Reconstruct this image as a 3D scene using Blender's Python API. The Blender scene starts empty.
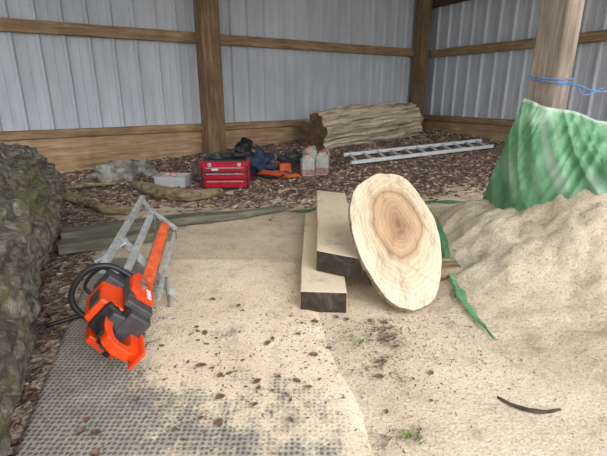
import bpy, bmesh, math, random
from mathutils import Vector, Matrix, noise, Euler
random.seed(7)
S=bpy.context.scene
COL=S.collection
# ------------------------------------------------------------------ materials
def lin(c):
    return tuple(((v/255)/12.92 if v/255<=0.04045 else ((v/255+0.055)/1.055)**2.4) for v in c)+(1,)
def newmat(name):
    m=bpy.data.materials.new(name); m.use_nodes=True
    nt=m.node_tree; b=nt.nodes['Principled BSDF']
    return m,nt,b
def ramp(nt,fac,stops):
    r=nt.nodes.new('ShaderNodeValToRGB')
    e=r.color_ramp.elements
    while len(e)<len(stops): e.new(0.5)
    for i,(p,c) in enumerate(stops):
        e[i].position=p; e[i].color=lin(c) if max(c)>2 else tuple(c)+(1,)
    nt.links.new(fac,r.inputs[0]); return r
def mixc(nt,fac,a,b,mode='MIX'):
    m=nt.nodes.new('ShaderNodeMix'); m.data_type='RGBA'; m.blend_type=mode
    def put(s,v):
        if hasattr(v,'is_output') : nt.links.new(v,s)
        else: s.default_value=v
    put(m.inputs[0],fac); put(m.inputs[6],a); put(m.inputs[7],b)
    return m.outputs[2]
def math_(nt,op,a,b=None,clamp=False):
    m=nt.nodes.new('ShaderNodeMath'); m.operation=op; m.use_clamp=clamp
    for i,v in enumerate((a,b)):
        if v is None: continue
        if hasattr(v,'is_output'): nt.links.new(v,m.inputs[i])
        else: m.inputs[i].default_value=v
    return m.outputs[0]
def coords(nt,kind='Object',scale=(1,1,1)):
    tc=nt.nodes.new('ShaderNodeTexCoord'); mp=nt.nodes.new('ShaderNodeMapping')
    mp.inputs['Scale'].default_value=scale
    nt.links.new(tc.outputs[kind],mp.inputs[0]); return mp.outputs[0]
def noise_(nt,vec,scale,detail=4,rough=.6,dist=0):
    n=nt.nodes.new('ShaderNodeTexNoise'); n.inputs['Scale'].default_value=scale
    n.inputs['Detail'].default_value=detail; n.inputs['Roughness'].default_value=rough
    n.inputs['Distortion'].default_value=dist
    nt.links.new(vec,n.inputs['Vector']); return n.outputs['Fac']
def voro(nt,vec,scale,feature='F1',out='Distance',rnd=1,dim='3D'):
    n=nt.nodes.new('ShaderNodeTexVoronoi'); n.voronoi_dimensions=dim; n.feature=feature; n.inputs['Scale'].default_value=scale
    n.inputs['Randomness'].default_value=rnd
    nt.links.new(vec,n.inputs['Vector']); return n.outputs[out]
def bump(nt,b,h,strength=.5,dist=.01):
    bp=nt.nodes.new('ShaderNodeBump'); bp.inputs['Strength'].default_value=strength
    bp.inputs['Distance'].default_value=dist
    nt.links.new(h,bp.inputs['Height']); nt.links.new(bp.outputs[0],b.inputs['Normal'])
def plain(name,c,rough=.5,metal=0,var=.12,scale=20):
    m,nt,b=newmat(name)
    v=coords(nt); n=noise_(nt,v,scale)
    c2=tuple(max(0,x*(1-var*2.2)) for x in c); c3=tuple(min(255,x*(1+var)) for x in c)
    r=ramp(nt,n,[(.3,c2),(.7,c3)])
    nt.links.new(r.outputs[0],b.inputs['Base Color'])
    b.inputs['Roughness'].default_value=rough; b.inputs['Metallic'].default_value=metal
    return m
def woodmat(name,cd,cm,cl,along=1.2,across=14,rough=.8,bs=.4,dust=None):
    m,nt,b=newmat(name)
    v=coords(nt,scale=(along,across,across))
    n=noise_(nt,v,1.6,6,.65,.6); n2=noise_(nt,coords(nt),2.2,3)
    r=ramp(nt,n,[(.28,cd),(.5,cm),(.72,cl)])
    r2=ramp(nt,n2,[(.3,(.7,.7,.7)),(.7,(1.12,1.12,1.12))])
    c=mixc(nt,1.0,r.outputs[0],r2.outputs[0],'MULTIPLY')
    if dust:
        g=nt.nodes.new('ShaderNodeNewGeometry'); sp=nt.nodes.new('ShaderNodeSeparateXYZ'); nt.links.new(g.outputs['Normal'],sp.inputs[0])
        n3=noise_(nt,coords(nt),9,6,.75)
        f=math_(nt,'ADD',math_(nt,'MULTIPLY',math_(nt,'SUBTRACT',n3,.5),1.6),math_(nt,'MULTIPLY',sp.outputs['Z'],dust))
        f=ramp(nt,f,[(.3,(0,0,0)),(.55,(1,1,1))])
        c=mixc(nt,f.outputs[0],c,lin((226,208,180)))
    nt.links.new(c,b.inputs['Base Color']); b.inputs['Roughness'].default_value=rough
    bump(nt,b,n,bs,.01); return m
def barkmat(name,cd,cm,cl,moss=None,along=2.0,around=9,nstr=.8):
    m,nt,b=newmat(name)
    v=coords(nt,scale=(along,around,around))
    n=noise_(nt,v,1.5,8,.7,1.0); 
    vo=voro(nt,v,2.2)
    h=math_(nt,'ADD',n,math_(nt,'MULTIPLY',vo,.35))
    r=ramp(nt,h,[(.42,cd),(.62,cm),(.85,cl)])
    c=r.outputs[0]
    n2=noise_(nt,coords(nt),14,6,.75)
    c=mixc(nt,nstr,c,ramp(nt,n2,[(.3,(.45,.45,.45)),(.7,(1.25,1.25,1.25))]).outputs[0],'MULTIPLY')
    nt.links.new(c,b.inputs['Base Color']); b.inputs['Roughness'].default_value=.95
    bump(nt,b,math_(nt,'ADD',h,math_(nt,'MULTIPLY',n2,.5)),.9,.03); return m
def mossybark():
    m,nt,b=newmat('grey_mossy_bark')
    raw=coords(nt)
    wp=nt.nodes.new('ShaderNodeTexNoise'); wp.inputs['Scale'].default_value=6; wp.inputs['Detail'].default_value=5; nt.links.new(raw,wp.inputs['Vector'])
    mx=nt.nodes.new('ShaderNodeMixRGB'); mx.inputs[0].default_value=.16; nt.links.new(raw,mx.inputs[1]); nt.links.new(wp.outputs['Color'],mx.inputs[2])
    mp=nt.nodes.new('ShaderNodeMapping'); mp.inputs['Scale'].default_value=(4,12,12); nt.links.new(mx.outputs[0],mp.inputs[0])
    e=voro(nt,mp.outputs[0],1.0,'DISTANCE_TO_EDGE')
    cr=ramp(nt,e,[(.0,(0,0,0)),(.15,(1,1,1))])
    n1=noise_(nt,raw,5,9,.8,.5); n2=noise_(nt,raw,26,7,.85)
    r=ramp(nt,n1,[(.36,(84,76,64)),(.46,(140,131,118)),(.56,(180,174,160)),(.66,(222,219,208))])
    c=mixc(nt,.95,r.outputs[0],ramp(nt,n2,[(.36,(.35,.33,.3)),(.56,(1.1,1.1,1.1))]).outputs[0],'MULTIPLY')
    c=mixc(nt,cr.outputs[0],mixc(nt,.7,c,lin((50,42,34))),c)
    n3=noise_(nt,raw,2.4,8,.8)
    f=ramp(nt,n3,[(.50,(0,0,0)),(.57,(.8,.8,.8))])
    c=mixc(nt,f.outputs[0],c,mixc(nt,n2,lin((84,88,40)),lin((150,148,84))))
    nt.links.new(c,b.inputs['Base Color']); b.inputs['Roughness'].default_value=.95
    h=math_(nt,'ADD',math_(nt,'MULTIPLY',cr.outputs[0],.6),math_(nt,'ADD',n1,math_(nt,'MULTIPLY',n2,1.4)))
    bump(nt,b,h,.9,.035); return m

def dustcolor(nt,v):
    n=noise_(nt,v,1.8,6,.65); n2=noise_(nt,v,70,3,.85); n3=noise_(nt,v,6,8,.82)
    r=ramp(nt,n,[(.32,(214,193,165)),(.5,(231,212,185)),(.7,(240,224,200))])
    r2=ramp(nt,n2,[(.32,(.52,.48,.42)),(.47,(.98,.98,.98)),(.7,(1.16,1.16,1.16))])
    r3=ramp(nt,n3,[(.34,(.66,.63,.59)),(.47,(.98,.98,.98)),(.7,(1.07,1.07,1.07))])
    c=mixc(nt,1,r.outputs[0],r2.outputs[0],'MULTIPLY')
    c=mixc(nt,1,c,r3.outputs[0],'MULTIPLY')
    h=math_(nt,'ADD',n2,math_(nt,'MULTIPLY',n3,3.0))
    return c,h
def floormat():
    m,nt,b=newmat('ground_chips_and_sawdust')
    v=coords(nt)
    dc,dh=dustcolor(nt,v)
    vo=nt.nodes.new('ShaderNodeTexVoronoi'); vo.inputs['Scale'].default_value=30
    sep=nt.nodes.new('ShaderNodeMixRGB'); sep.inputs[0].default_value=.12
    nn=nt.nodes.new('ShaderNodeTexNoise'); nn.inputs['Scale'].default_value=14; nt.links.new(v,nn.inputs['Vector'])
    nt.links.new(v,sep.inputs[1]); nt.links.new(nn.outputs['Color'],sep.inputs[2])
    nt.links.new(sep.outputs[0],vo.inputs['Vector'])
    hsv=nt.nodes.new('ShaderNodeSeparateColor'); nt.links.new(vo.outputs['Color'],hsv.inputs[0])
    rc=ramp(nt,hsv.outputs[0],[(.0,(78,62,56)),(.45,(116,94,82)),(.75,(146,120,104)),(.95,(182,160,140))])
    big=ramp(nt,noise_(nt,v,1.3,4),[(.3,(.78,.78,.78)),(.7,(1.15,1.12,1.1))])
    mc=mixc(nt,1,rc.outputs[0],big.outputs[0],'MULTIPLY')
    at=nt.nodes.new('ShaderNodeAttribute'); at.attribute_name='dust'
    n1=noise_(nt,v,3.5,7,.78)
    f=math_(nt,'ADD',at.outputs['Fac'],math_(nt,'MULTIPLY',math_(nt,'SUBTRACT',n1,.5),1.7))
    fr=ramp(nt,f,[(.40,(0,0,0)),(.62,(1,1,1))])
    c=mixc(nt,fr.outputs[0],mc,dc)
    nt.links.new(c,b.inputs['Base Color']); b.inputs['Roughness'].default_value=.97
    hm=mixc(nt,fr.outputs[0],math_(nt,'MULTIPLY',vo.outputs['Distance'],4),dh)
    bump(nt,b,hm,.7,.02)
    return m
def dustmat():
    m,nt,b=newmat('sawdust'); v=coords(nt); c,h=dustcolor(nt,v)
    nt.links.new(c,b.inputs['Base Color']); b.inputs['Roughness'].default_value=.97
    bump(nt,b,h,.8,.025); return m
def matmat():
    m,nt,b=newmat('studded_mat_with_sawdust'); v=coords(nt)
    dc,dh=dustcolor(nt,v)
    w=voro(nt,coords(nt,scale=(1,1,1)),44,rnd=.25,dim='2D')
    stud=ramp(nt,w,[(.24,(1,1,1)),(.42,(0,0,0))])
    base=mixc(nt,stud.outputs[0],lin((164,158,148)),lin((112,108,102)))
    dirt=ramp(nt,noise_(nt,v,5,8,.78),[(.33,(.66,.65,.63)),(.66,(1.18,1.16,1.13))])
    base=mixc(nt,1,base,dirt.outputs[0],'MULTIPLY')
    at=nt.nodes.new('ShaderNodeAttribute'); at.attribute_name='dust'
    n1=noise_(nt,v,3.4,9,.82)
    f=math_(nt,'ADD',at.outputs['Fac'],math_(nt,'MULTIPLY',math_(nt,'SUBTRACT',n1,.5),3.2))
    f=math_(nt,'SUBTRACT',f,math_(nt,'MULTIPLY',stud.outputs[0],.14))
    fr=ramp(nt,f,[(.30,(0,0,0)),(.68,(1,1,1))])
    c=mixc(nt,fr.outputs[0],base,dc)
    nt.links.new(c,b.inputs['Base Color']); b.inputs['Roughness'].default_value=.9
    hm=mixc(nt,fr.outputs[0],stud.outputs[0],math_(nt,'MULTIPLY',dh,.6))
    bump(nt,b,hm,.5,.008); return m
def islandmat(name,stops,rough=.9):
    m,nt,b=newmat(name); g=nt.nodes.new('ShaderNodeNewGeometry')
    r=ramp(nt,g.outputs['Random Per Island'],stops)
    n=noise_(nt,coords(nt),60); r2=ramp(nt,n,[(.3,(.75,.75,.75)),(.7,(1.1,1.1,1.1))])
    nt.links.new(mixc(nt,1,r.outputs[0],r2.outputs[0],'MULTIPLY'),b.inputs['Base Color']); b.inputs['Roughness'].default_value=rough
    return m
def metalwall():
    m,nt,b=newmat('coated_corrugated_steel'); v=coords(nt)
    n=noise_(nt,coords(nt,scale=(3,3,.5)),2,5,.6); n2=noise_(nt,v,.8,3)
    r=ramp(nt,n,[(.3,(180,183,189)),(.7,(200,203,208))])
    r2=ramp(nt,n2,[(.3,(.88,.89,.9)),(.7,(1.05,1.05,1.05))])
    nt.links.new(mixc(nt,1,r.outputs[0],r2.outputs[0],'MULTIPLY'),b.inputs['Base Color'])
    b.inputs['Roughness'].default_value=.5; return m

M={}
M['floor']=floormat(); M['dust']=dustmat(); M['mat']=matmat(); M['wall']=metalwall()
M['post']=woodmat('post_timber',(84,64,44),(126,100,72),(158,130,98))
M['rail']=woodmat('rail_timber',(110,86,60),(152,124,92),(184,156,122))
M['board']=woodmat('board_timber',(128,102,74),(168,138,104),(198,170,136))
M['darkbeam']=woodmat('dark_timber',(48,40,32),(74,60,48),(98,80,64))
M['greypost']=woodmat('grey_post_timber',(100,88,76),(140,125,110),(172,158,143))
M['grey']=woodmat('weathered_plank',(70,68,56),(106,104,88),(142,139,120),1.5,18,dust=.1)
M['sleeper']=woodmat('fresh_sawn_timber',(176,150,118),(206,182,148),(222,202,170),1.0,9,dust=.60)
M['endgrain']=woodmat('dark_end_grain',(30,24,20),(56,46,38),(92,78,62),8,8,bs=.8)
M['browncut']=woodmat('brown_cut_end',(74,54,38),(108,82,58),(142,112,84),6,6,bs=.6)
M['bark']=mossybark()
M['oldlog']=barkmat('old_grey_wood',(78,64,50),(178,160,136),(222,206,182),None,.4,8,nstr=.5)
M['branch']=barkmat('branch_bark',(84,70,50),(136,116,88),(172,152,122),None)
M['rim']=barkmat('slice_bark_rim',(110,92,70),(160,138,108),(196,174,142),None,20,20)
M['barkchip']=barkmat('dark_bark',(40,34,30),(72,60,52),(104,90,78),None,5,12)
M['orange']=plain('orange_plastic',(232,72,22),.38,var=.04)
M['orange2']=plain('orange_red_plastic',(222,98,52),.5,var=.1)
M['black']=plain('black_rubber',(34,34,36),.5,var=.1)
M['dgrey']=plain('dark_grey_plastic',(70,70,72),.45)
M['alu']=plain('aluminium',(186,188,188),.4,.3,var=.1)
M['alu2']=plain('dull_aluminium',(206,210,214),.5,.1,var=.05)
M['steel']=plain('steel',(140,138,134),.4,.5)
M['white']=plain('white_label',(222,222,218),.5,var=.02)
M['red']=plain('red_painted_steel',(184,22,46),.35,var=.06)
M['chrome']=plain('chrome',(200,200,202),.3,.5)
M['plastic']=plain('milky_plastic',(178,174,166),.4,var=.08)
M['pink']=plain('pink_plastic',(206,160,158),.45)
M['pinkfluid']=plain('reddish_fluid_plastic',(160,120,112),.35)
M['blue']=plain('blue_cloth',(44,64,92),.8,var=.2)
M['bluerope']=plain('blue_rope',(84,134,200),.7)
M['stone']=plain('grey_rag',(150,146,138),.9,var=.2,scale=8)
M['leaf']=plain('dead_leaf',(112,88,70),.8,var=.3,scale=30)
M['weed']=plain('green_weed',(120,136,70),.7,var=.2)
M['chips']=islandmat('wood_chips',[(0,(74,58,52)),(.4,(118,94,82)),(.7,(156,130,112)),(.92,(202,180,156)),(1,(224,208,184))])
M['crumbs']=islandmat('dark_crumbs',[(0,(80,68,58)),(.5,(132,110,92)),(1,(176,152,128))])
M['roof']=plain('roof_sheet',(170,172,174),.7)
def tarpmat():
    m,nt,b=newmat('green_tarpaulin'); v=coords(nt)
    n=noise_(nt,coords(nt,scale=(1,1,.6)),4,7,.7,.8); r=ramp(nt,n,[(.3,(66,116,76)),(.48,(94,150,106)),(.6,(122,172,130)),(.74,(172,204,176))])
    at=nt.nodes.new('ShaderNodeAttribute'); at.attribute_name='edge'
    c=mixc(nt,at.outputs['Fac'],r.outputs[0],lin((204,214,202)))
    nt.links.new(c,b.inputs['Base Color']); b.inputs['Roughness'].default_value=.4
    bump(nt,b,noise_(nt,coords(nt,scale=(1,1,.4)),16,5),.45,.012)
    tr=nt.nodes.new('ShaderNodeBsdfTranslucent'); nt.links.new(c,tr.inputs[0])
    ms=nt.nodes.new('ShaderNodeMixShader'); ms.inputs[0].default_value=.25
    nt.links.new(b.outputs[0],ms.inputs[1]); nt.links.new(tr.outputs[0],ms.inputs[2])
    nt.links.new(ms.outputs[0],nt.nodes['Material Output'].inputs[0]); return m
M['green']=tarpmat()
def slabmat():
    m,nt,b=newmat('sawn_slice_growth_rings')
    tc=nt.nodes.new('ShaderNodeTexCoord'); mp=nt.nodes.new('ShaderNodeMapping')
    mp.inputs['Location'].default_value=(-.04,-.09,0); mp.inputs['Scale'].default_value=(1.35,.85,0)
    nt.links.new(tc.outputs['Object'],mp.inputs[0])
    nz=nt.nodes.new('ShaderNodeTexNoise'); nz.inputs['Scale'].default_value=4; nz.inputs['Detail'].default_value=4
    nt.links.new(tc.outputs['Object'],nz.inputs['Vector'])
    va=nt.nodes.new('ShaderNodeVectorMath'); va.operation='MULTIPLY_ADD'
    nt.links.new(nz.outputs['Color'],va.inputs[0]); va.inputs[1].default_value=(.18,.18,0); nt.links.new(mp.outputs[0],va.inputs[2])
    vs=nt.nodes.new('ShaderNodeVectorMath'); vs.operation='SUBTRACT'; nt.links.new(va.outputs[0],vs.inputs[0]); vs.inputs[1].default_value=(.09,.09,0)
    ln=nt.nodes.new('ShaderNodeVectorMath'); ln.operation='LENGTH'; nt.links.new(vs.outputs[0],ln.inputs[0])
    d=ln.outputs['Value']
    base=ramp(nt,d,[(.0,(112,84,60)),(.035,(148,116,86)),(.10,(168,136,104)),(.18,(184,154,122)),(.215,(158,128,98)),(.25,(198,176,148)),(.42,(212,196,172))])
    rings=math_(nt,'SINE',math_(nt,'MULTIPLY',d,200))
    rr=ramp(nt,rings,[(.0,(.88,.87,.85)),(.8,(1.01,1.01,1.01))])
    c=mixc(nt,1,base.outputs[0],rr.outputs[0],'MULTIPLY')
    n2=noise_(nt,coords(nt,scale=(2.2,.9,1)),4.5,8,.8)
    c=mixc(nt,1,c,ramp(nt,n2,[(.34,(.60,.57,.53)),(.5,(1,1,1)),(.7,(1.07,1.07,1.07))]).outputs[0],'MULTIPLY')
    e=voro(nt,coords(nt,scale=(3.5,1.1,.01)),1.6,'DISTANCE_TO_EDGE')
    ck=ramp(nt,e,[(.0,(.6,.54,.48)),(.012,(1,1,1))])
    c=mixc(nt,.6,c,ck.outputs[0],'MULTIPLY')
    nt.links.new(c,b.inputs['Base Color']); b.inputs['Roughness'].default_value=.85
    bump(nt,b,n2,.3,.008)
    return m
M['slab']=slabmat()

# ------------------------------------------------------------------ builder
class MB:
    def __init__(s): s.bm=bmesh.new(); s.mi=0
    def _done(s,faces):
        for f in faces: f.material_index=s.mi
    def box(s,c,size,rot=(0,0,0),taper=None):
        mat=Matrix.Translation(c)@Euler(rot).to_matrix().to_4x4()@Matrix.Diagonal((*size,1))
        r=bmesh.ops.create_cube(s.bm,size=1)
        vs=r['verts']
        if taper:
            for v in vs:
                if v.co.z>0: v.co.x*=taper[0]; v.co.y*=taper[1]
        bmesh.ops.transform(s.bm,matrix=mat,verts=vs)
        s._done({f for v in vs for f in v.link_faces}); return vs
    def cyl(s,a,b,r1,r2=None,seg=14):
        a=Vector(a); b=Vector(b); d=b-a; r2=r1 if r2 is None else r2
        q=d.to_track_quat('Z','Y').to_matrix().to_4x4()
        r=bmesh.ops.create_cone(s.bm,cap_ends=True,segments=seg,radius1=r1,radius2=r2,depth=d.length,matrix=Matrix.Translation((a+b)/2)@q)
        s._done({f for v in r['verts'] for f in v.link_faces})
    def bar(s,a,b,w,h,roll=0):
        a=Vector(a); b=Vector(b); d=b-a
        q=d.to_track_quat('X','Z').to_matrix().to_4x4()@Matrix.Rotation(roll,4,'X')
        mat=Matrix.Translation((a+b)/2)@q@Matrix.Diagonal((d.length,w,h,1))
        r=bmesh.ops.create_cube(s.bm,size=1,matrix=mat)
        s._done({f for v in r['verts'] for f in v.link_faces})
    def tube(s,pts,rad,seg=10,sub=4,closed=False):
        P=[Vector(p) for p in pts]
        n=len(P); out=[]
        R=rad if isinstance(rad,(list,tuple)) else [rad]*n
        rr=[]
        for i in range(n if closed else n-1):
            p0=P[(i-1)%n] if (closed or i>0) else P[0]; p1=P[i]; p2=P[(i+1)%n]
            p3=P[(i+2)%n] if (closed or i+2<n) else P[-1]
            for k in range(sub):
                t=k/sub
                out.append(.5*((2*p1)+(-p0+p2)*t+(2*p0-5*p1+4*p2-p3)*t*t+(-p0+3*p1-3*p2+p3)*t**3))
                rr.append(R[i]*(1-t)+R[(i+1)%n]*t)
        if not closed: out.append(P[-1]); rr.append(R[-1])
        m=len(out); rings=[]
        last=None
        for i,p in enumerate(out):
            a=out[(i-1)%m] if (closed or i>0) else out[0]; b=out[(i+1)%m] if (closed or i<m-1) else out[-1]
            d=(b-a).normalized()
            if last is None: x=d.orthogonal().normalized()
            else: x=(last-d*last.dot(d)).normalized()
            last=x; y=d.cross(x)
            rings.append([s.bm.verts.new(p+(x*math.cos(2*math.pi*j/seg)+y*math.sin(2*math.pi*j/seg))*rr[i]) for j in range(seg)])
        fs=[]
        for i in range(m if closed else m-1):
            A=rings[i]; B=rings[(i+1)%m]
            for j in range(seg): fs.append(s.bm.faces.new((A[j],A[(j+1)%seg],B[(j+1)%seg],B[j])))
        if not closed:
            fs.append(s.bm.faces.new(list(reversed(rings[0])))); fs.append(s.bm.faces.new(rings[-1]))
        s._done(fs)
    def poly(s,pts,thick,axis=(0,0,1)):
        ax=Vector(axis)*thick
        a=[s.bm.verts.new(Vector(p)-ax/2) for p in pts]; b=[s.bm.verts.new(Vector(p)+ax/2) for p in pts]
        fs=[s.bm.faces.new(list(reversed(a))),s.bm.faces.new(b)]
        n=len(pts)
        for i in range(n): fs.append(s.bm.faces.new((a[i],a[(i+1)%n],b[(i+1)%n],b[i])))
        s._done(fs)
    def sph(s,c,size,noise_amp=0,nf=3,seed=0):
        r=bmesh.ops.create_icosphere(s.bm,subdivisions=3,radius=1)
        for v in r['verts']:
            if noise_amp: v.co*=1+noise_amp*noise.noise(v.co*nf+Vector((seed,0,0)))
            v.co=Vector((v.co.x*size[0],v.co.y*size[1],v.co.z*size[2]))+Vector(c)
        s._done({f for v in r['verts'] for f in v.link_faces})
    def done(s,name,mats,parent=None,bevel=0,smooth=False,label=None,cat=None,scale=1):
        bmesh.ops.recalc_face_normals(s.bm,faces=s.bm.faces)
        me=bpy.data.meshes.new(name); 
        if scale!=1: bmesh.ops.scale(s.bm,vec=(scale,)*3,verts=s.bm.verts)
        s.bm.to_mesh(me); s.bm.free()
        o=bpy.data.objects.new(name,me); COL.objects.link(o)
        for m in (mats if isinstance(mats,list) else [mats]): me.materials.append(m)
        if smooth:
            for p in me.polygons: p.use_smooth=True
        if bevel:
            bv=o.modifiers.new('bevel','BEVEL'); bv.width=bevel; bv.segments=2; bv.limit_method='ANGLE'
        if parent: o.parent=parent
        if label: o['label']=label
        if cat: o['category']=cat
        return o
def empty(name,loc,rotz,label,cat,rot=None):
    e=bpy.data.objects.new(name,None); e.empty_display_size=.1; COL.objects.link(e)
    e.location=loc; e.rotation_euler=rot if rot else (0,0,rotz); e['label']=label; e['category']=cat; return e
def beam(name,a,b,w,h,mats,label=None,cat=None,bevel=.008,roll=0,structure=False,endmat=None,parent=None,wob=0,tip=1):
    a=Vector(a); b=Vector(b); d=b-a; L=d.length
    mb=MB(); n=max(2,int(L/.15)) if wob else 1
    bm=mb.bm; rings=[]
    for i in range(n+1):
        x=-L/2+L*i/n
        oy=wob*noise.noise(Vector((x*1.5,a.x*3,1))); oz=wob*noise.noise(Vector((x*1.5,a.y*3,7)))
        k=1-(1-tip)*max(0,(i/n-.55)/.45)
        rings.append([bm.verts.new((x,y*w/2*k+oy,z*h/2*(.4+.6*k)+oz)) for y,z in ((-1,-1),(1,-1),(1,1),(-1,1))])
    for i in range(n):
        for j in range(4): bm.faces.new((rings[i][j],rings[i][(j+1)%4],rings[i+1][(j+1)%4],rings[i+1][j]))
    f1=bm.faces.new(rings[0]); f2=bm.faces.new(rings[-1])
    if endmat: f1.material_index=f2.material_index=1
    o=mb.done(name,[mats]+([endmat] if endmat else []),bevel=bevel,label=label,cat=cat,parent=parent)
    q=d.to_track_quat('X','Z')
    o.rotation_euler=(q.to_matrix()@Matrix.Rotation(roll,3,'X')).to_euler()
    o.location=(a+b)/2
    if structure: o['kind']='structure'
    return o

# ------------------------------------------------------------------ terrain
def ss(t): t=max(0,min(1,t)); return t*t*(3-2*t)
def H(x,y):
    r=ss((y-5)/5.5)
    return .42*r+(.004+.03*ss((y-5)/1.0))*noise.noise(Vector((x*3,y*3,0)))+.02*r*noise.noise(Vector((x*9,y*9,5)))
def dustv(x,y):
    far=5.35+.12*x if x<1 else 5.45+.35*(x-1)
    d1=(far-y)/.8
    left=-1.62-.32*(y-3) if y>3 else -1.62+.3*(3-y)
    d2=max(-.34,(x-left)/.45)
    d=min(1,max(-.6,min(d1,d2)))
    v=.5+.5*d
    g=math.exp(-(((x-.42)/.36)**2+((y-2.1)/.5)**2)); v-=.38*g
    g=math.exp(-(((x-.35)/.25)**2+((y-1.35)/.3)**2)); v-=.36*g
    g=math.exp(-(((x+.6)/.9)**2+((y-4.7)/.35)**2)); v-=.3*g
    return v
def grid(name,x0,x1,y0,y1,step,hf,df,mat,test=None):
    nx=int((x1-x0)/step); ny=int((y1-y0)/step)
    verts=[];vals=[];faces=[];idx={}
    for j in range(ny+1):
        for i in range(nx+1):
            x=x0+i*step;y=y0+j*step
            if test and not test(x,y): continue
            idx[(i,j)]=len(verts); verts.append((x,y,hf(x,y))); vals.append(df(x,y))
    for j in range(ny):
        for i in range(nx):
            k=[(i,j),(i+1,j),(i+1,j+1),(i,j+1)]
            if all(q in idx for q in k): faces.append([idx[q] for q in k])
    me=bpy.data.meshes.new(name); me.from_pydata(verts,[],faces)
    a=me.attributes.new('dust','FLOAT','POINT'); a.data.foreach_set('value',vals)
    for p in me.polygons: p.use_smooth=True
    me.materials.append(mat); o=bpy.data.objects.new(name,me); COL.objects.link(o); return o
fl=grid('floor',-9,9,-3,14,.07,H,dustv,M['floor']); fl['kind']='structure'

# studded mat
def matedgeL(y): return -1.08-.308*(y-1.28)
def matedgeR(y): return .306-.166*(y-1.28)
mb=MB(); rows=70; colsn=60; bm=mb.bm; g=[]
vals=[]
for j in range(rows+1):
    y=.75+(3.35-.75)*j/rows; row=[]
    for i in range(colsn+1):
        t=i/colsn; x=matedgeL(y)*(1-t)+(matedgeR(y)+.05*noise.noise(Vector((y*2.2,0,0))))*t
        low=min(1,(3.35-y)/.12)*min(1,(1-t)/.06)
        row.append(bm.verts.new((x,y,-.012+.028*low+.003*noise.noise(Vector((x*2,y*2,3))))))
        d=.04+.90*ss((t-.08)/.40)
        d+=.40*ss((y-2.2)/.7)*ss((t-.18)/.25)
        d-=.40*ss((1.95-y)/.6)*(1-.3*abs(t-.5))
        d+=.7*(1-low)*ss((t-.15)/.2)+.3*ss((t-.82)/.15)
        vals.append(d)
    g.append(row)
for j in range(rows):
    for i in range(colsn): bm.faces.new((g[j][i],g[j][i+1],g[j+1][i+1],g[j+1][i]))
mo=mb.done('studded_mat',M['mat'],smooth=True,label='grey studded rubber ground mat dusted with sawdust',cat='mat')
a=mo.data.attributes.new('dust','FLOAT','POINT'); a.data.foreach_set('value',vals)
sd=mo.modifiers.new('s','SOLIDIFY'); sd.thickness=.014; sd.offset=-1

# sawdust pile
def PH(x,y):
    b=1.0*math.exp(-(((x-2.6)**2)/.98+((y-3.2)**2)/1.1))
    rid=.20*math.exp(-(((x-1.42)/.28)**2+((y-3.5)/.65)**2))+.09*math.exp(-(((x-1.3)/.22)**2+((y-2.6)/.3)**2))+.07*math.exp(-(((x-1.75)/.22)**2+((y-1.9)/.25)**2))+.12*math.exp(-(((x-1.78)/.2)**2+((y-2.72)/.30)**2))
    t=b+rid
    return t+.12*t**.5*noise.noise(Vector((x*2.8,y*2.8,2)))+.055*t**.5*noise.noise(Vector((x*7.5,y*7.5,4)))+.04*t**.5*noise.noise(Vector((x*17,y*17,4)))
sp=grid('sawdust_pile',.6,5.2,.8,6.2,.025,lambda x,y:H(x,y)+PH(x,y)-.025,lambda x,y:1,M['dust'],lambda x,y:PH(x,y)>.01)
sp['kind']='stuff'; sp['label']='large mound of pale sawdust spilling beside the tarpaulin'; sp['category']='sawdust pile'

# ------------------------------------------------------------------ walls
WD=Vector((.835,.550,0)).normalized(); C0=Vector((2.97,11.28,0)); RD=Vector((.466,-.885,0)).normalized()
def corr(name,a,d,L,z0,z1,mat,inward):
    mb=MB(); bm=mb.bm; prof=[]; p=.34; x=0
    while x<L:
        prof+= [(x,0),(x+.025,.045),(x+.055,.045),(x+.08,0),(x+.20,0),(x+.208,.006),(x+.222,.006),(x+.23,0)]
        x+=p
    lo=[];hi=[]
    for s,o in prof:
        q=a+d*s+inward*o
        lo.append(bm.verts.new((q.x,q.y,z0))); hi.append(bm.verts.new((q.x,q.y,z1)))
    for i in range(len(prof)-1): bm.faces.new((lo[i],lo[i+1],hi[i+1],hi[i]))
    o=mb.done(name,mat); o['kind']='structure'
    sdm=o.modifiers.new('s','SOLIDIFY'); sdm.thickness=.004
    return o
NB=Vector((WD.y,-WD.x,0)); NR=Vector((-.885,-.466,0)).normalized()
corr('wall_back',C0-WD*14,WD,14.0,-.2,3.75,M['wall'],NB)
corr('wall_right',C0,RD,9.5,-.2,3.75,M['wall'],NR)
def on_back(s,off,z): return C0-WD*s+NB*off+Vector((0,0,z))
def on_right(s,off,z): return C0+RD*s+NR*off+Vector((0,0,z))
PS=5.69
beam('trim_1',on_back(13.8,.09,2.19),on_back(.1,.09,2.19),.09,.17,M['rail'],structure=True)
beam('trim_2',on_right(.1,.09,2.17),on_right(9.3,.09,2.17),.09,.17,M['rail'],structure=True)
beam('trim_3',on_back(13.8,.10,.70),on_back(.1,.10,.70),.11,.12,M['rail'],structure=True)
beam('trim_4',on_back(13.8,.08,.27),on_back(.1,.08,.27),.07,.72,M['board'],structure=True)
beam('trim_5',on_right(.1,.10,.72),on_right(9.3,.10,.72),.11,.12,M['rail'],structure=True)
beam('trim_6',on_right(.1,.08,.28),on_right(9.3,.08,.28),.07,.74,M['board'],structure=True)
beam('trim_7',on_right(.1,.14,3.28),on_right(9.3,.14,3.28),.16,.24,M['darkbeam'],structure=True)
beam('trim_8',on_back(13.8,.14,3.6),on_back(.1,.14,3.6),.16,.24,M['darkbeam'],structure=True)
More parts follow.
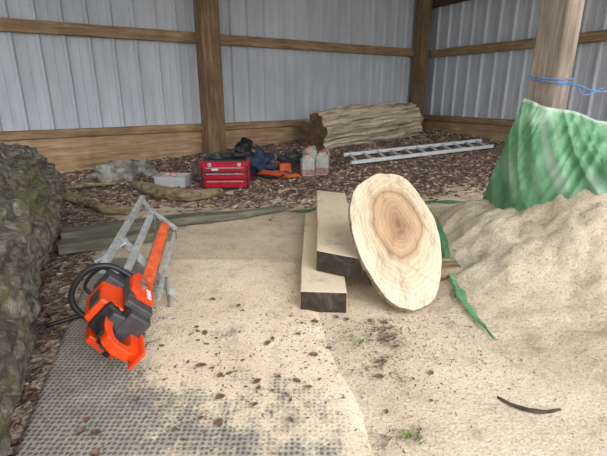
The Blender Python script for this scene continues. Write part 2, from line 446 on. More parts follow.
def post(p,w,z0,z1,mat,label,ang):
    mb=MB(); mb.box((0,0,0),((z1-z0),w,w))
    o=mb.done('timber_post',mat,bevel=.015,label=label,cat='post')
    o.rotation_euler=(Matrix.Rotation(ang,3,'Z')@Matrix.Rotation(-math.pi/2,3,'Y')).to_euler(); o.location=(p[0],p[1],(z0+z1)/2)
ang=math.atan2(WD.y,WD.x)
q=on_back(PS,.30,0); post(q,.33,0,3.6,M['post'],'brown square timber post standing against the metal wall',ang)
q=on_back(.42,.24,0); post(q,.26,.2,3.6,M['post'],'brown square timber post in the shed corner',ang)
post((1.87,3.45),.215,.2,3.6,M['greypost'],'weathered greyish timber post rising behind the green tarpaulin',ang)
mb=MB()
pts=[on_back(14,-.3,3.82),on_back(-.3,-.3,3.82),on_right(9.0,-.3,4.1),on_back(14,0,4.1)+NB*7.4]
mb.poly(pts,.05); rf=mb.done('ceiling',M['roof']); rf['kind']='structure'

# ------------------------------------------------------------------ logs
def log(name,a,b,r0,r1,mats,label,cat,amp=.06,ridge=.03,nr=60,ns=72,bulge=None,kf=4,ax=.4,fine=.5,groove=0):
    a=Vector(a); b=Vector(b); d=b-a; L=d.length
    mb=MB(); bm=mb.bm; rings=[]
    for i in range(nr+1):
        t=i/nr; x=-L/2+L*t; r=r0*(1-t)+r1*t
        if bulge: r*=bulge(t)
        ring=[]
        for j in range(ns):
            th=2*math.pi*j/ns; c,s=math.cos(th),math.sin(th)
            k=1+amp/r0*2*noise.noise(Vector((x*1.1+a.x,c*1.2,s*1.2)))+ridge/r0*noise.noise(Vector((x*kf*ax,c*kf*1.6,s*kf*1.6+3)))+ridge*fine/r0*noise.noise(Vector((x*9*ax/.4,c*9,s*9)))
            if groove:
                gq=abs(noise.noise(Vector((x*.5,c*3.2,s*3.2+9)))); k-=groove*max(0,1-gq/.09)*min(1,t*9+.1)
            ring.append(bm.verts.new((x+(.03*noise.noise(Vector((c*4,s*4,2))) if i==0 else 0),c*r*k,s*r*k)))
        rings.append(ring)
    for i in range(nr):
        for j in range(ns): bm.faces.new((rings[i][j],rings[i][(j+1)%ns],rings[i+1][(j+1)%ns],rings[i+1][j]))
    for ring,sg in ((rings[0],-1),(rings[-1],1)):
        cx=sum((v.co for v in ring),Vector())/ns; cv=bm.verts.new(cx+Vector((sg*.01,0,0)))
        cr=[bm.verts.new(v.co.copy()) for v in ring]
        for j in range(ns):
            f=bm.faces.new((cr[j],cr[(j+1)%ns],cv)); f.material_index=1
    o=mb.done(name,mats,smooth=True,label=label,cat=cat)
    o.rotation_euler=d.to_track_quat('X','Z').to_euler(); o.location=(a+b)/2; return o
log('fallen_log',(-.86,.0,.35),(-3.06,4.6,.41),.38,.43,[M['bark'],M['endgrain']],'massive grey bark-covered log with patches of moss','log',amp=.022,ridge=.034,nr=150,ns=150,bulge=lambda t:1-.36*ss((t-.91)/.09)**2,kf=5,ax=.35,fine=.8)
log('weathered_log',(.20,8.30,.53),(2.38,9.87,.74),.36,.38,[M['oldlog'],M['browncut']],'weathered grooved grey log resting on wood chips by the wall','log',amp=.05,ridge=.11,kf=3.5,nr=50,ns=120,ax=.14,fine=.4,groove=.17)

# planks
def plank(a,b,w,h,label,mat='grey',wob=.02,tip=1):
    return beam('timber_plank',a,b,w,h,M[mat],label,'plank',bevel=.004,wob=wob,endmat=M['endgrain'],tip=tip)
plank((-2.22,3.74,.07),(-.20,4.70,.05),.17,.075,'long flat weathered board tapering to a point',tip=.3)
plank((-2.05,3.38,.06),(-1.20,3.82,.055),.15,.09,'short flat weathered board beside the mossy log')
def branch(pts,r,label):
    mb=MB(); mb.tube(pts,r,12,6)
    for v in mb.bm.verts: v.co+=Vector((noise.noise(v.co*9),noise.noise(v.co*9+Vector((5,0,0))),noise.noise(v.co*9+Vector((0,5,0)))))*.018
    mb.done('branch',M['branch'],smooth=True,label=label,cat='branch')
branch([(-3.0,5.3,.08),(-2.7,5.05,.07),(-2.45,4.85,.07),(-2.2,4.6,.06),(-1.95,4.58,.06),(-1.8,4.7,.06)],[.06,.06,.055,.05,.045,.03],'brown curved branch lying on wood chips')
branch([(-2.3,5.75,.12),(-2.05,5.55,.1),(-1.8,5.35,.08),(-1.45,5.2,.09),(-1.2,5.3,.08),(-1.05,5.42,.1)],[.05,.08,.09,.085,.07,.03],'thick crooked pale brown branch on the ground')
branch([(-3.3,4.9,.1),(-3.1,5.6,.1),(-2.6,5.9,.1)],[.03,.03,.02],'thin brown branch among the chips')

# sleepers
def slab4(name,pts,z0,z1,label):
    c=sum((Vector((p[0],p[1],0)) for p in pts),Vector())/4; c.z=(z0+z1)/2
    d=(Vector(pts[3])-Vector(pts[0])); ang=math.atan2(d[1],d[0])
    R=Matrix.Rotation(-ang,3,'Z')
    mb=MB(); bm=mb.bm; n=14; rings=[]
    P=[R@(Vector((p[0],p[1],c.z))-c) for p in pts]
    for i in range(n+1):
        t=i/n; l=P[0].lerp(P[3],t); r=P[1].lerp(P[2],t)
        w=.014*noise.noise(Vector((t*5,z1*9,1)))
        rings.append([bm.verts.new((l.x,l.y+w,-(z1-z0)/2)),bm.verts.new((r.x,r.y+w,-(z1-z0)/2)),bm.verts.new((r.x,r.y-w*.6,(z1-z0)/2)),bm.verts.new((l.x,l.y+w*.5,(z1-z0)/2))])
    for i in range(n):
        for j in range(4): bm.faces.new((rings[i][j],rings[i][(j+1)%4],rings[i+1][(j+1)%4],rings[i+1][j]))
    f=bm.faces.new(rings[0]); f.material_index=1; f=bm.faces.new(rings[-1]); f.material_index=1
    o=mb.done(name,[M['sleeper'],M['endgrain']],bevel=.008,label=label,cat='timber beam'); o.location=c; o.rotation_euler=(0,0,ang); return o
slab4('timber_beam',[(-.021,2.39),(.265,2.37),(.31,4.15),(.02,4.2)],.0,.14,'thick fresh-sawn beam with dark end lying on the ground')
slab4('timber_beam',[(.09,2.70),(.378,2.54),(.44,4.42),(.14,4.57)],.142,.29,'thick fresh-sawn beam stacked across another beam')
beam('timber_offcut',(.47,2.86,.07),(1.10,2.84,.07),.20,.14,M['branch'],'rough bark-edged wood block under the oval slice','wood block',endmat=M['endgrain'],wob=.02)

# oval slice
U=Vector((-.132,.65,.747)).normalized(); R_=Vector((.976,.215,-.013)); R_=(R_-U*R_.dot(U)).normalized(); Nn=R_.cross(U).normalized()
mb=MB(); bm=mb.bm; ns=120; th=.04
def outl(a,k=1):
    c,s=math.cos(a),math.sin(a)
    rx=.290*(1+.14*s); ry=.495
    rr=1+.08*noise.noise(Vector((c*1.6,s*1.6,4)))+.016*noise.noise(Vector((c*6,s*6,4)))
    e=.96
    return (rx*rr*k*math.copysign(abs(c)**e,c)+.02*s*s*(-1 if s<0 else 0)*-1, ry*rr*k*math.copysign(abs(s)**e,s))
rf_=[bm.verts.new((*outl(2*math.pi*i/ns,.99),th/2)) for i in range(ns)]
rm=[bm.verts.new((*outl(2*math.pi*i/ns,1.0+.006*noise.noise(Vector((i*.7,3,0)))),th/2-.005)) for i in range(ns)]
rb=[bm.verts.new((*outl(2*math.pi*i/ns,1.0+.015*noise.noise(Vector((i*.4,0,0)))),-th/2)) for i in range(ns)]
bm.faces.new(rf_); bm.faces.new(list(reversed(rb)))
for i in range(ns):
    j=(i+1)%ns
    f=bm.faces.new((rf_[i],rm[i],rm[j],rf_[j])); f.material_index=1
    f=bm.faces.new((rm[i],rb[i],rb[j],rm[j])); f.material_index=1
so=mb.done('wood_slice',[M['slab'],M['rim']],label='large oval tree slice with growth rings leaning on beams',cat='wood slice')
so.matrix_world=Matrix((( R_.x,U.x,Nn.x,.600),(R_.y,U.y,Nn.y,2.65),(R_.z,U.z,Nn.z,.390),(0,0,0,1)))

# ------------------------------------------------------------------ tarp
def lerpk(keys,s):
    for i in range(len(keys)-1):
        if s<=keys[i+1][0]:
            t=(s-keys[i][0])/(keys[i+1][0]-keys[i][0]); return Vector(keys[i][1]).lerp(Vector(keys[i+1][1]),t)
    return Vector(keys[-1][1])
top=[(0,(1.62,3.30,1.25)),(.22,(1.72,3.22,1.22)),(.42,(1.90,3.17,1.17)),(.6,(2.06,3.12,1.12)),(1,(3.0,3.0,1.04))]
bot=[(0,(1.60,3.86,.20)),(.12,(1.59,3.42,.20)),(.25,(1.64,3.08,.24)),(.45,(1.80,2.76,.26)),(.6,(2.0,2.52,.34)),(1,(3.0,2.2,.60))]
mb=MB(); bm=mb.bm; nu,nv=160,70; g=[]; ev=[]
for j in range(nv+1):
    v=j/nv; row=[]
    for i in range(nu+1):
        u=i/nu; p=lerpk(top,u).lerp(lerpk(bot,u),v)
        dg=u-.32*v
        env=math.sin(math.pi*min(1,.15+v*.85))
        fold=.05*(1-abs(noise.noise(Vector((dg*8,v*.6,1))))*3)*env+.014*noise.noise(Vector((u*6,v*2.5,3)))+.014*(1-3*abs(noise.noise(Vector(((u+.35*v)*15,v*1.2,7)))))*env
        p+=Vector((-.45,-.85,0))*fold*.8
        p.z+= .01*math.sin(u*15+1)*(1-v)
        row.append(bm.verts.new(p)); ev.append(.6 if v<.02+.012*noise.noise(Vector((u*14,0,0))) else min(.5,1.0*max(0,noise.noise(Vector((dg*12,v*3,8)))-.12)))
    g.append(row)
for j in range(nv):
    for i in range(nu): bm.faces.new((g[j][i],g[j][i+1],g[j+1][i+1],g[j+1][i]))
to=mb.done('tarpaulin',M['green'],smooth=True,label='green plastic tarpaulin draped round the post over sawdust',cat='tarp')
a=to.data.attributes.new('edge','FLOAT','POINT'); a.data.foreach_set('value',ev)
def strip(pts,w,label):
    mb=MB(); bm=mb.bm; prev=None; n=len(pts)
    L=[]
    for i in range(n-1):
        for k in range(8):
            L.append(Vector(pts[i]).lerp(Vector(pts[i+1]),k/8))
    L.append(Vector(pts[-1]))
    for i,p in enumerate(L):
        d=(L[min(i+1,len(L)-1)]-L[max(i-1,0)]); s=Vector((-d.y,d.x)).normalized()
        ww=w*(.45+1.2*abs(noise.noise(Vector((i*.22,w*40,0)))))*(1 if 2<i<len(L)-3 else .4)
        base=H(p.x,p.y)+max(0,PH(p.x,p.y)-.02)+.012
        c=[]
        for k in range(5):
            t=k/4-.5; q=p+s*ww*t; c.append(bm.verts.new((q.x,q.y,base+.01*abs(noise.noise(Vector((i*.4,k*.9,2)))))))
        if prev:
            for k in range(4): bm.faces.new((prev[k],prev[k+1],c[k+1],c[k]))
        prev=c
    o=mb.done('tarpaulin_strip',M['green'],smooth=True,label=label,cat='tarp strip')
    m=o.modifiers.new('s','SOLIDIFY'); m.thickness=.002
strip([(1.22,3.8),(1.10,3.1),(1.02,2.7),(1.0,2.4),(1.04,2.05)],.06,'narrow green tarpaulin strip half buried in sawdust')
strip([(1.2,4.9),(1.6,5.2),(2.0,5.1)],.12,'crumpled green tarpaulin scrap behind the oval slice')
strip([(-.15,4.7),(.05,4.75),(.25,4.95)],.1,'small green tarpaulin scrap behind the stacked beams')
# rope
mb=MB(); c=Vector((1.87,3.45,0))
ring=[]
for k in range(4):
    aa=ang+math.pi/4+k*math.pi/2+math.pi; rr=.160
    ring.append((c.x+rr*math.cos(aa),c.y+rr*math.sin(aa),1.37+.01*k))
mb.tube(ring,.005,6,6,closed=True)
mb.tube([(p[0],p[1],p[2]+.02) for p in ring],.004,6,6,closed=True)
mb.tube([(1.82,3.27,1.36),(1.95,3.24,1.35),(2.06,3.2,1.31),(2.16,3.2,1.31),(2.3,3.2,1.36)],.005,6,5)
mb.tube([(1.95,3.23,1.35),(2.0,3.2,1.28),(2.12,3.2,1.33)],.004,6,5)
mb.done('rope',M['bluerope'],smooth=True,label='blue cord knotted round the greyish post',cat='rope')

# ------------------------------------------------------------------ chainsaw, rolled onto its side as held by the mill
K=1.28
CS=empty('chainsaw',(-.845,1.93,.185),0,'orange and black petrol chainsaw lying on its side on the mat','chainsaw')
CS.rotation_euler=(Matrix.Rotation(math.radians(112),3,'Z')@Matrix.Rotation(math.radians(-4),3,'Y')@Matrix.Rotation(math.radians(-44),3,'X')).to_euler()
def part(mb,name,mat,**k): return mb.done(name,M[mat],CS,scale=K,**k)
mb=MB()
mb.box((0,0,.055),(.28,.17,.09)); mb.box((.06,-.085,.07),(.2,.04,.1)); mb.box((.13,0,.08),(.08,.15,.12)); mb.box((.1,-.03,.15),(.07,.1,.08))
part(mb,'crankcase','dgrey',bevel=.008,label='dark grey engine housing')
mb=MB()
mb.box((.0,0,.150),(.19,.13,.09),taper=(.80,.74)); mb.box((.08,.02,.15),(.07,.11,.06),(0,.25,0),taper=(.8,.8))
part(mb,'top_cover','orange',bevel=.010,label='orange moulded cover')
mb=MB()
for i in range(4): mb.box((.065+.014*i,.02,.188-.006*i),(.005,.06,.006))
part(mb,'cooling_slot','black')
mb=MB(); mb.box((-.0,0,.107),(.24,.165,.012)); part(mb,'cover_gap','black',bevel=.002,label='black seam band between covers')
mb=MB(); mb.box((-.02,.095,.080),(.19,.045,.12),taper=(.85,.7)); mb.cyl((-.0,.09,.080),(-.0,.128,.080),.058,.05,28)
part(mb,'starter_cover','orange',bevel=.008,label='orange starter side cover')
mb=MB(); mb.poly([(-.04,-.108,.02),(.12,-.108,.02),(.15,-.108,.05),(.15,-.108,.09),(.09,-.108,.115),(-.0,-.108,.115),(-.05,-.108,.08)],.03,(0,1,0))
cc=part(mb,'clutch_cover','orange',bevel=.005,label='orange side cover with bar nuts')
for k,x in enumerate((.03,.075)):
    mb=MB(); mb.cyl((x,-.12,.07),(x,-.140,.07),.012,seg=6); o=mb.done('nut',M['steel'],cc,scale=K)
mb=MB(); mb.box((.0,-.124,.045),(.07,.004,.018)); part(mb,'label_plate','white',label='white sticker plate on the side cover')
mb=MB(); mb.box((-.02,-.01,.197),(.09,.05,.004)); part(mb,'label_plate','dgrey',label='grey label on the orange cover')
mb=MB(); mb.box((-.08,-.095,.075),(.06,.03,.11),taper=(.9,.9)); part(mb,'muffler_side','dgrey',bevel=.008)
mb=MB(); bm=mb.bm
pr=[(-.09,.150),(-.16,.155),(-.225,.142),(-.260,.108),(-.262,.05),(-.235,.015),(-.09,.015)]
pi_=[(-.120,.118),(-.165,.124),(-.208,.114),(-.226,.094),(-.224,.066),(-.205,.048),(-.120,.048)]
ww=.019
O0=[bm.verts.new((x,-ww,z)) for x,z in pr]; O1=[bm.verts.new((x,ww,z)) for x,z in pr]
I0=[bm.verts.new((x,-ww,z)) for x,z in pi_]; I1=[bm.verts.new((x,ww,z)) for x,z in pi_]
for i in range(7):
    j=(i+1)%7
    bm.faces.new((O0[i],O0[j],I0[j],I0[i])); bm.faces.new((O1[i],I1[i],I1[j],O1[j])); bm.faces.new((O0[i],O1[i],O1[j],O0[j])); bm.faces.new((I0[i],I0[j],I1[j],I1[i]))
mb.box((-.20,0,.012),(.12,.08,.012))
part(mb,'rear_handle','orange',bevel=.006,label='orange D-shaped rear handle')
mb=MB(); mb.box((-.11,0,.085),(.05,.13,.12),taper=(.9,.8)); part(mb,'fuel_tank','dgrey',bevel=.01)
mb=MB(); mb.box((-.165,0,.160),(.10,.03,.012)); mb.box((-.165,0,.114),(.04,.014,.02),(0,.3,0))
part(mb,'throttle_trigger','black',bevel=.003)
mb=MB()
mb.tube([(.10,-.10,.06),(.115,-.105,.13),(.12,-.09,.205),(.125,-.03,.25),(.12,.06,.245),(.11,.115,.20),(.09,.125,.12),(.07,.11,.05)],.0115,12,5)
part(mb,'front_handle','black',smooth=True,label='black tubular front handle')
mb=MB(); mb.tube([(.15,-.06,.14),(.165,-.055,.20),(.168,.0,.215),(.165,.055,.20),(.15,.06,.14)],.007,8,4)
part(mb,'hand_guard','black',smooth=True)
for p_,q_,r_ in (((.09,.09,.06),(.09,.115,.06),.02),((-.1,.09,.05),(-.1,.115,.05),.018),((-.1,-.045,.14),(-.1,-.055,.172),.014)):
    mb=MB(); mb.cyl(p_,q_,r_,seg=16); part(mb,'fuel_cap','black')
mb=MB(); mb.box((-.095,0,.150),(.035,.12,.05),taper=(.9,.8)); part(mb,'filter_cover','black',bevel=.008)
mb=MB()
mb.box((.165,-.09,.07),(.02,.02,.11))
for i in range(5): mb.box((.178,-.09,.03+.02*i),(.03,.012,.012))
part(mb,'bumper_spike','steel')
bpy.context.view_layer.update()
inv=CS.matrix_world.inverted()
ba=Vector((-.895,2.16,.205)); bb=Vector((-1.04,3.12,.37))
d=(bb-ba).normalized(); upv=Vector((.9,.1,-.38)); upv=(upv-d*upv.dot(d)).normalized(); nv_=d.cross(upv)
pts=[];L=(bb-ba).length
for x,y in [(0,-.026),(.08,-.034),(L*.6,-.034),(L-.08,-.03),(L-.02,-.016),(L,0),(L-.02,.016),(L-.08,.03),(L*.6,.034),(.08,.034),(0,.026)]:
    pts.append(inv@(ba+d*x+upv*y))
inv3=inv.to_3x3()
mb=MB(); mb.poly(pts,.014,inv3@nv_); mb.done('guide_bar',M['orange2'],CS,bevel=.003,label='long orange-red guide bar')
mb=MB(); cen=sum(pts,Vector())/len(pts); cp=[p+(p-cen).normalized()*.003 for p in pts]
mb.tube(cp,.005,6,3,closed=True); mb.done('chain',M['steel'],CS,label='steel saw chain')

# milling frame
EM=empty('milling_frame',(-1.05,2.5,.2),0,'silver aluminium chainsaw milling frame with parallel rails','milling frame')
def fm(p): return Vector(p)-Vector((-1.05,2.5,.2))
lA=Vector((-1.16,2.28,.33)); lB=Vector((-1.325,3.46,.47)); rA=Vector((-1.02,2.20,.28)); rB=Vector((-1.155,3.18,.43))
def mp_(name,a,b,w,h,mat='alu',lab=None):
    mb=MB(); mb.bar(fm(a),fm(b),w,h); mb.done(name,M[mat],EM,bevel=.002,label=lab)
mp_('rail',lA,lB,.034,.045); mp_('rail',rA,rB,.030,.045); mp_('rail',(-.83,2.22,.18),(-.955,3.02,.30),.018,.04)
for t in (.04,.97): mp_('crossbar',lA.lerp(lB,t),rA.lerp(rB,min(1,t)),.03,.02)
mp_('crossbar',rB,(-.955,3.06,.33),.03,.025)
mp_('clamp_bracket',(-1.24,2.74,.38),(-.80,2.42,.10),.055,.012); mp_('clamp_bracket',(-1.34,2.56,.27),(-1.18,2.68,.36),.06,.015)
for p_ in ((-.84,2.42,.22),(-1.13,3.12,.42)):
    mb=MB(); mb.cyl(fm((p_[0],p_[1],.02)),fm(p_),.009); mb.done('upright_rod',M['steel'],EM)
mb=MB(); mb.tube([(-1.47,2.17,.03),(-1.38,2.22,.04),(-1.28,2.29,.05)],.014,8,3)
mb.done('pry_bar',M['black'],smooth=True,label='short black bar lying at the edge of the mat',cat='bar')

# ------------------------------------------------------------------ toolbox and clutter
TB=empty('toolbox',(-1.09,6.02,H(-1.09,6.0)-.005),math.radians(3),'red metal toolbox with drawers and cluttered open top','toolbox')
w,dp,h=.66,.32,.36
mb=MB(); mb.box((0,0,h/2),(w,dp,h)); mb.done('body',M['red'],TB,bevel=.01)
for k,(z,hh) in enumerate(((.08,.10),(.19,.08),(.28,.06))):
    dr=MB(); dr.box((0,-dp/2-.008,z),(w-.09,.02,hh)); dro=dr.done('drawer',M['red'],TB,bevel=.004)
    hd=MB(); hd.box((0,-dp/2-.026,z+hh*.3),(w-.16,.016,.012)); hd.done('handle',M['chrome'],dro,bevel=.003)
mb=MB(); mb.box((0,-dp/2-.004,.137),(w-.05,.02,.012)); mb.box((0,-dp/2-.004,.236),(w-.05,.02,.012)); mb.box((0,-dp/2-.004,.015),(w-.03,.02,.02))
for sx in(-1,1): mb.box((sx*(w/2-.02),-dp/2-.004,h/2),(.022,.022,h-.06))
mb.done('trim',M['black'],TB)
mb=MB(); mb.box((0,0,h+.01),(w+.01,dp,.02)); mb.done('lid',M['red'],TB,bevel=.006)
mb=MB(); mb.box((0,.0,h+.025),(w-.08,dp-.08,.03)); mb.box((0,.13,h+.06),(w-.1,.03,.07),(-.35,0,0)); mb.done('tray',M['black'],TB,bevel=.006,label='black open tray on top')
for sx in(-.2,.2):
    mb=MB(); mb.box((sx,-dp/2-.012,h-.02),(.05,.02,.05)); mb.done('latch',M['chrome'],TB,bevel=.003)
mb=MB(); mb.box((-.13,-dp/2-.021,.28),(.09,.003,.03)); mb.done('badge',M['white'],TB)
def small(name,loc,rz,label,cat): return empty(name,loc,rz,label,cat)
hb=H(-1.1,6)
e=small('hand_drill',(-.90,6.0,hb+h+.06),.4,'black and silver hand drill lying on the toolbox','drill')
mb=MB(); mb.cyl((-.1,0,.03),(.07,0,.03),.04); mb.cyl((.07,0,.03),(.13,0,.03),.025,.01); mb.done('drill_body',M['black'],e,bevel=.004)
mb=MB(); mb.bar((-.06,0,.02),(-.12,-.1,.1),.035,.04); mb.done('grip',M['dgrey'],e,bevel=.005)
e=small('ratchet_strap',(-1.2,6.0,hb+h+.04),0,'dark green coiled strap heaped on the toolbox','strap')
mb=MB()
for k in range(4): mb.tube([(.07*math.cos(a_)*(1-.1*k),.06*math.sin(a_),.01+.02*k) for a_ in [i*math.pi/4 for i in range(8)]],.012,6,3,closed=True)
mb.done('coil',M['dgrey'],e,smooth=True)
e=small('plastic_crate',(-1.84,6.0,H(-1.84,6)),math.radians(-4),'white translucent plastic tray holding pink pieces','crate')
mb=MB(); W,D,HH=.42,.28,.15
mb.box((0,0,.01),(W,D,.015))
for sx in(-1,1): mb.box((sx*W/2,0,HH/2),(.015,D,HH),(0,sx*.1,0))
for sy in(-1,1): mb.box((0,sy*D/2,HH/2),(W,.015,HH),(-sy*.1,0,0))
mb.box((0,-D/2-.012,HH),(W+.05,.03,.014)); mb.box((0,D/2+.012,HH),(W+.05,.03,.014)); mb.box((-W/2-.01,0,HH),(.03,D,.014)); mb.box((W/2+.01,0,HH),(.03,D,.014))
o=mb.done('tray',plain('clear_plastic',(226,228,230),.25,var=.03),e,bevel=.004)
b_=o.data.materials[0].node_tree.nodes['Principled BSDF']; b_.inputs['Transmission Weight'].default_value=.4
mb=MB()
for k in range(9): mb.sph((-.15+.3*random.random(),-.08+.16*random.random(),.09+.07*random.random()),(.05,.04,.03),noise_amp=.4,seed=k)
mb.done('contents',M['pink'],e,smooth=True,label='pink and white pieces')
def lump(name,loc,size,mat,label,cat,amp=.6,nf=1.6,seed=1,rz=0):
    mb=MB(); mb.sph((0,0,size[2]*.7),size,noise_amp=amp,nf=nf,seed=seed)
    o=mb.done(name,M[mat],smooth=True,label=label,cat=cat); o.location=loc; o.rotation_euler=(0,0,rz); return o
lump('rubble_rock',(-2.85,6.35,H(-2.85,6.35)-.03),(.32,.22,.17),'stone','jagged grey rock lying by the plank wall','rock',amp=.9,nf=2.1,seed=3)
lump('rubble_rock',(-2.5,6.6,H(-2.5,6.6)-.03),(.2,.16,.15),'stone','smaller pale grey rock beside a larger one','rock',amp=.9,nf=2.3,seed=8)
lump('folded_jacket',(-.70,6.75,H(-.7,6.8)-.02),(.22,.2,.17),'blue','dark blue crumpled jacket heaped beside the toolbox','jacket',amp=1.0,nf=2.5,seed=5)
lump('black_bag',(-1.0,7.3,H(-1.0,7.4)),(.16,.14,.22),'black','slumped black bag standing behind the toolbox','bag',amp=.6,nf=2,seed=6)
e=small('orange_tool_case',(-.30,6.85,H(-.30,6.85)),.3,'orange plastic tool case with black handle','tool case')
mb=MB(); mb.box((0,0,.07),(.2,.12,.13),taper=(.9,.8)); mb.done('case',M['orange2'],e,bevel=.015)
mb=MB(); mb.tube([(-.06,0,.13),(-.05,0,.18),(.05,0,.18),(.06,0,.13)],.011,8,4); mb.done('handle',M['black'],e,smooth=True)
for k,(x,y,r,lb) in enumerate(((-.45,6.4,-.6,'orange plastic bar scabbard lying on chips'),(-.20,6.35,.3,'small orange plastic scabbard on the chips'))):
    mb=MB(); pts=[(-.26,-.05,0),(.16,-.04,0),(.24,-.02,0),(.26,0,0),(.24,.03,0),(.16,.05,0),(-.26,.06,0)]
    s_=1 if k==0 else .6
    mb.poly([(p[0]*s_,p[1]*s_,0) for p in pts],.035)
    o=mb.done('bar_scabbard',M['orange2'],bevel=.006,label=lb,cat='scabbard'); o.location=(x,y,H(x,y)+.06); o.rotation_euler=(0.35,0,r)
e=small('crowbar',(-.62,6.35,H(-.6,6.4)+.03),-.5,'long black crowbar lying beside the orange scabbard','crowbar')
mb=MB(); mb.tube([(-.3,.03,.0),(-.1,.0,.01),(.2,-.02,.0),(.32,0,.03),(.34,.05,.05)],.014,8,4); mb.done('shaft',M['black'],e,smooth=True)
def jug(loc,rz,hh,label,fluid):
    e=small('fuel_jug',loc,rz,label,'jug')
    mb=MB(); mb.box((0,0,hh*.4),(.20,.15,hh*.8)); mb.box((0,0,hh*.86),(.17,.13,hh*.14),taper=(.5,.6)); mb.done('bottle',M['plastic'],e,bevel=.02)
    mb=MB(); mb.box((0,0,hh*.2),(.206,.156,hh*.32)); mb.done('fluid',fluid,e,bevel=.02)
    mb=MB(); mb.cyl((.0,0,hh*.92),(.0,0,hh*1.0),.03,seg=16); mb.done('cap',M['orange2'],e,bevel=.003)
    mb=MB(); mb.tube([(.02,0,hh*.9),(.09,0,hh*.96),(.10,0,hh*.78)],.012,8,4); mb.done('handle',M['plastic'],e,smooth=True)
for x,y,rz,hh,lb in ((.06,6.55,.2,.34,'milky plastic jug with reddish fluid and orange cap'),(.29,6.62,-.2,.38,'taller milky plastic jug of reddish fluid'),(.10,7.0,.5,.36,'milky plastic jug standing behind the others')):
    jug((x,y,H(x,y)-.01),rz,hh,lb,M['pinkfluid'])
lump('black_bag',(-.2,7.3,H(-.2,7.3)),(.18,.12,.12),'dgrey','low dark grey bag lying near the jugs','bag',amp=.8,nf=2,seed=11)

# ladder
e=empty('ladder',(2.2,7.95,0),0,'aluminium ladder lying flat on the wood chips','ladder')
o0=Vector((2.2,7.95,0))
A1=Vector((.70,7.55,.26)); B1=Vector((3.54,8.70,.39)); A2=Vector((.78,7.06,.20)); B2=Vector((3.60,8.26,.33))
for a_,b_ in ((A1,B1),(A2,B2)):
    mb=MB(); mb.bar(a_-o0,b_-o0,.04,.06); mb.done('stile',M['alu2'],e,bevel=.005)
for k in range(11):
    t=.04+.092*k; mb=MB(); mb.bar(A1.lerp(B1,t)-o0,A2.lerp(B2,t)-o0,.04,.025); mb.done('rung',M['alu2'],e)

def sliver(x,y,L,rz,label,wd=.028):
    mb=MB(); bm=mb.bm; prev=None
    for i in range(17):
        t=i/16; ww=wd*math.sin(math.pi*min(1,max(0.04,t*.96+.03)))**.6*(.7+.6*abs(noise.noise(Vector((t*4,x,0))))); c=[]
        for k in range(5):
            s=k/4-.5
            c.append(bm.verts.new((-L/2+L*t,s*ww*2+.05*L/.27*math.sin(t*3),.012*(1-4*s*s)+.006+.005*noise.noise(Vector((t*6,s*3,0))))))
        if prev:
            for k in range(4): bm.faces.new((prev[k],prev[k+1],c[k+1],c[k]))
        prev=c
    o=mb.done('bark_sliver',M['barkchip'],smooth=True,label=label,cat='bark'); o.location=(x,y,H(x,y)+max(0,PH(x,y)-.02)); o.rotation_euler=(0,0,rz)
    m=o.modifiers.new('s','SOLIDIFY'); m.thickness=.003
sliver(.98,1.56,.25,-.35+math.pi,'curled dark bark sliver lying on sawdust',.013)
sliver(-.35,1.75,.08,.6,'small dark bark scrap on the mat',.014)

def weed(x,y,n,hh,label):
    mb=MB()
    for i in range(n):
        aa=random.random()*6.28; r=.06*random.random(); l=hh*(.5+.5*random.random())
        p=Vector((r*math.cos(aa),r*math.sin(aa),0)); q=p+Vector((math.cos(aa)*l*.6,math.sin(aa)*l*.6,l*.7)); s=Vector((-math.sin(aa),math.cos(aa),0))*.003
        m_=p.lerp(q,.5)+Vector((0,0,l*.1))
        v=[mb.bm.verts.new(c) for c in (p-s,p+s,m_+s,q,m_-s)]
        mb.bm.faces.new(v)
    o=mb.done('weed_tuft',M['weed'],label=label,cat='weed'); o.location=(x,y,H(x,y)+.005); o['kind']='stuff'
weed(.305,2.03,34,.035,'small yellow-green weed tuft in the sawdust')
weed(.40,1.36,34,.035,'sparse green weed tuft in dusty ground')

# leaves
lb=MB(); 
P=[(-.03,0,0),(-.012,.014,.003),(.012,.013,.005),(.034,0,.002),(.012,-.013,.005),(-.012,-.014,.003),(0,0,-.001)]
vv=[lb.bm.verts.new(p) for p in P]
for i in range(6): lb.bm.faces.new((vv[i],vv[(i+1)%6],vv[6]))
lo=lb.done('dead_leaf',M['leaf'],label='small curled dead brown leaf',cat='leaf'); lo['group']='dead leaves scattered over the sawdust'
lo.location=(-.5,1.8,.03)
def putleaf(x,y,z,kk=1):
    c=lo.copy(); COL.objects.link(c); c.location=(x,y,z); k=(.25+.6*random.random()**1.5)*kk; c.scale=(k,k*1.4,k)
    c.rotation_euler=(random.uniform(-.14,.14),random.uniform(-.14,.14),random.random()*6.28)
for i in range(70):
    y=random.gauss(1.72,.4); x=random.gauss(-.42,.3)
    if y<1.1 or y>3.2 or x<matedgeL(y) or x>matedgeR(y): continue
    putleaf(x,y,.023)
for i in range(20):
    x=random.gauss(.35,.3); y=random.uniform(1.35,2.35); putleaf(x,y,H(x,y)+max(0,PH(x,y)-.02)+.010)
for i in range(30):
    x=random.uniform(-1.9,-.2); y=random.uniform(4.3,5.1); putleaf(x,y,H(x,y)+.012,1.6)

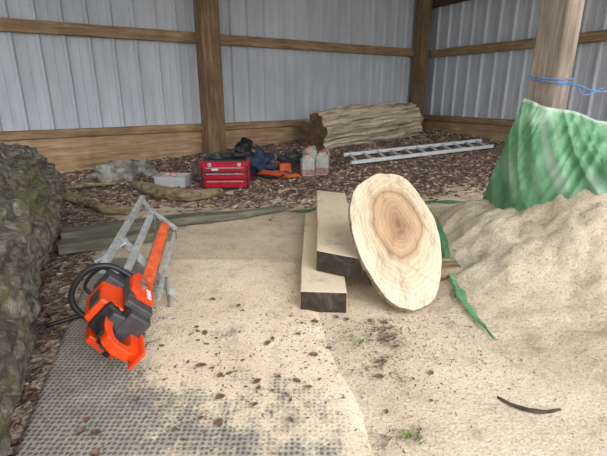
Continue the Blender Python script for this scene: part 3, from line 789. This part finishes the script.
def litter(name,mat,n,region,smin,smax,label,cat,lift=.006):
    vs=[];fs=[]
    for i in range(n):
        p=region()
        if p is None: continue
        x,y,z=p; L=random.uniform(smin,smax); W=L*random.uniform(.25,.55); T=L*.12
        R=Euler((random.uniform(-.5,.5),random.uniform(-.5,.5),random.random()*6.28)).to_matrix()
        b=len(vs)
        for a_ in ((-1,-1,-1),(1,-.7,-1),(1,.8,-1),(-1,1,-1),(-.8,-.8,1),(.9,-.6,1),(.8,.7,1),(-.9,.9,1)):
            q=R@Vector((a_[0]*L/2,a_[1]*W/2,a_[2]*T/2)); vs.append((x+q.x,y+q.y,z+q.z+lift))
        for f in ((0,3,2,1),(4,5,6,7),(0,1,5,4),(1,2,6,5),(2,3,7,6),(3,0,4,7)): fs.append([b+k for k in f])
    me=bpy.data.meshes.new(name); me.from_pydata(vs,[],fs); me.materials.append(mat)
    o=bpy.data.objects.new(name,me); COL.objects.link(o); o['kind']='stuff'; o['label']=label; o['category']=cat
def inside(x,y):
    return (Vector((x,y,0))-C0).dot(NB)>.15 and (Vector((x,y,0))-C0).dot(NR)>.15
def mulch():
    x=random.uniform(-4,5.5); y=4.9+6.2*random.random()**1.3
    if not inside(x,y): return None
    if dustv(x,y)>.35+.5*random.random(): return None
    return x,y,H(x,y)
litter('wood_chip_litter',M['chips'],18000,mulch,.03,.09,'brown wood chip mulch covering the shed floor','wood chips')
def side():
    y=random.uniform(.8,5); x=matedgeL(y)-random.uniform(-.02,.9)
    return x,y,H(x,y)
litter('debris_litter',M['chips'],1300,side,.012,.04,'bark crumbs and chips along the mossy log','wood chips')
def scat():
    r=random.random()
    if r<.45: x=random.gauss(.42,.3); y=random.gauss(2.15,.3)
    elif r<.6: x=random.gauss(-.4,.35); y=random.gauss(1.8,.4)
    else: x=random.uniform(-1.3,2.2); y=random.uniform(1.1,5.0)
    if -.06<x<.5 and y>2.3: return None
    z=H(x,y)+max(0,PH(x,y)-.02)
    if y<3.22 and matedgeL(y)<x<matedgeR(y): z=.017
    return x,y,z
litter('crumb_litter',M['crumbs'],3000,scat,.004,.016,'small dark bark crumbs scattered over sawdust','wood chips',lift=.002)

# ------------------------------------------------------------------ light
w=bpy.data.worlds.new('World'); S.world=w; w.use_nodes=True; nt=w.node_tree
bg=nt.nodes['Background']
tc=nt.nodes.new('ShaderNodeTexCoord'); sx=nt.nodes.new('ShaderNodeSeparateXYZ'); nt.links.new(tc.outputs['Generated'],sx.inputs[0])
r=nt.nodes.new('ShaderNodeValToRGB'); r.color_ramp.elements[0].position=.45; r.color_ramp.elements[0].color=(.36,.37,.38,1)
r.color_ramp.elements[1].position=.60; r.color_ramp.elements[1].color=(.92,.965,1.0,1)
mp=nt.nodes.new('ShaderNodeMath'); mp.operation='MULTIPLY_ADD'; mp.inputs[1].default_value=.5; mp.inputs[2].default_value=.5
nt.links.new(sx.outputs['Z'],mp.inputs[0]); nt.links.new(mp.outputs[0],r.inputs[0]); nt.links.new(r.outputs[0],bg.inputs[0]); bg.inputs[1].default_value=2.9
sl=bpy.data.lights.new('sun','SUN'); sl.energy=1.9; sl.angle=math.radians(45); sl.color=(1,.985,.965)
so_=bpy.data.objects.new('sun',sl); COL.objects.link(so_); so_.rotation_euler=Vector((-.5,.75,-.6)).to_track_quat('-Z','Y').to_euler()
S.view_settings.view_transform='Standard'
cd=bpy.data.cameras.new('camera'); cd.sensor_width=36; cd.lens=430/607*36; cam=bpy.data.objects.new('camera',cd); COL.objects.link(cam)
cam.location=(0,0,1.3); cam.rotation_euler=(math.radians(72.5),0,0); S.camera=cam
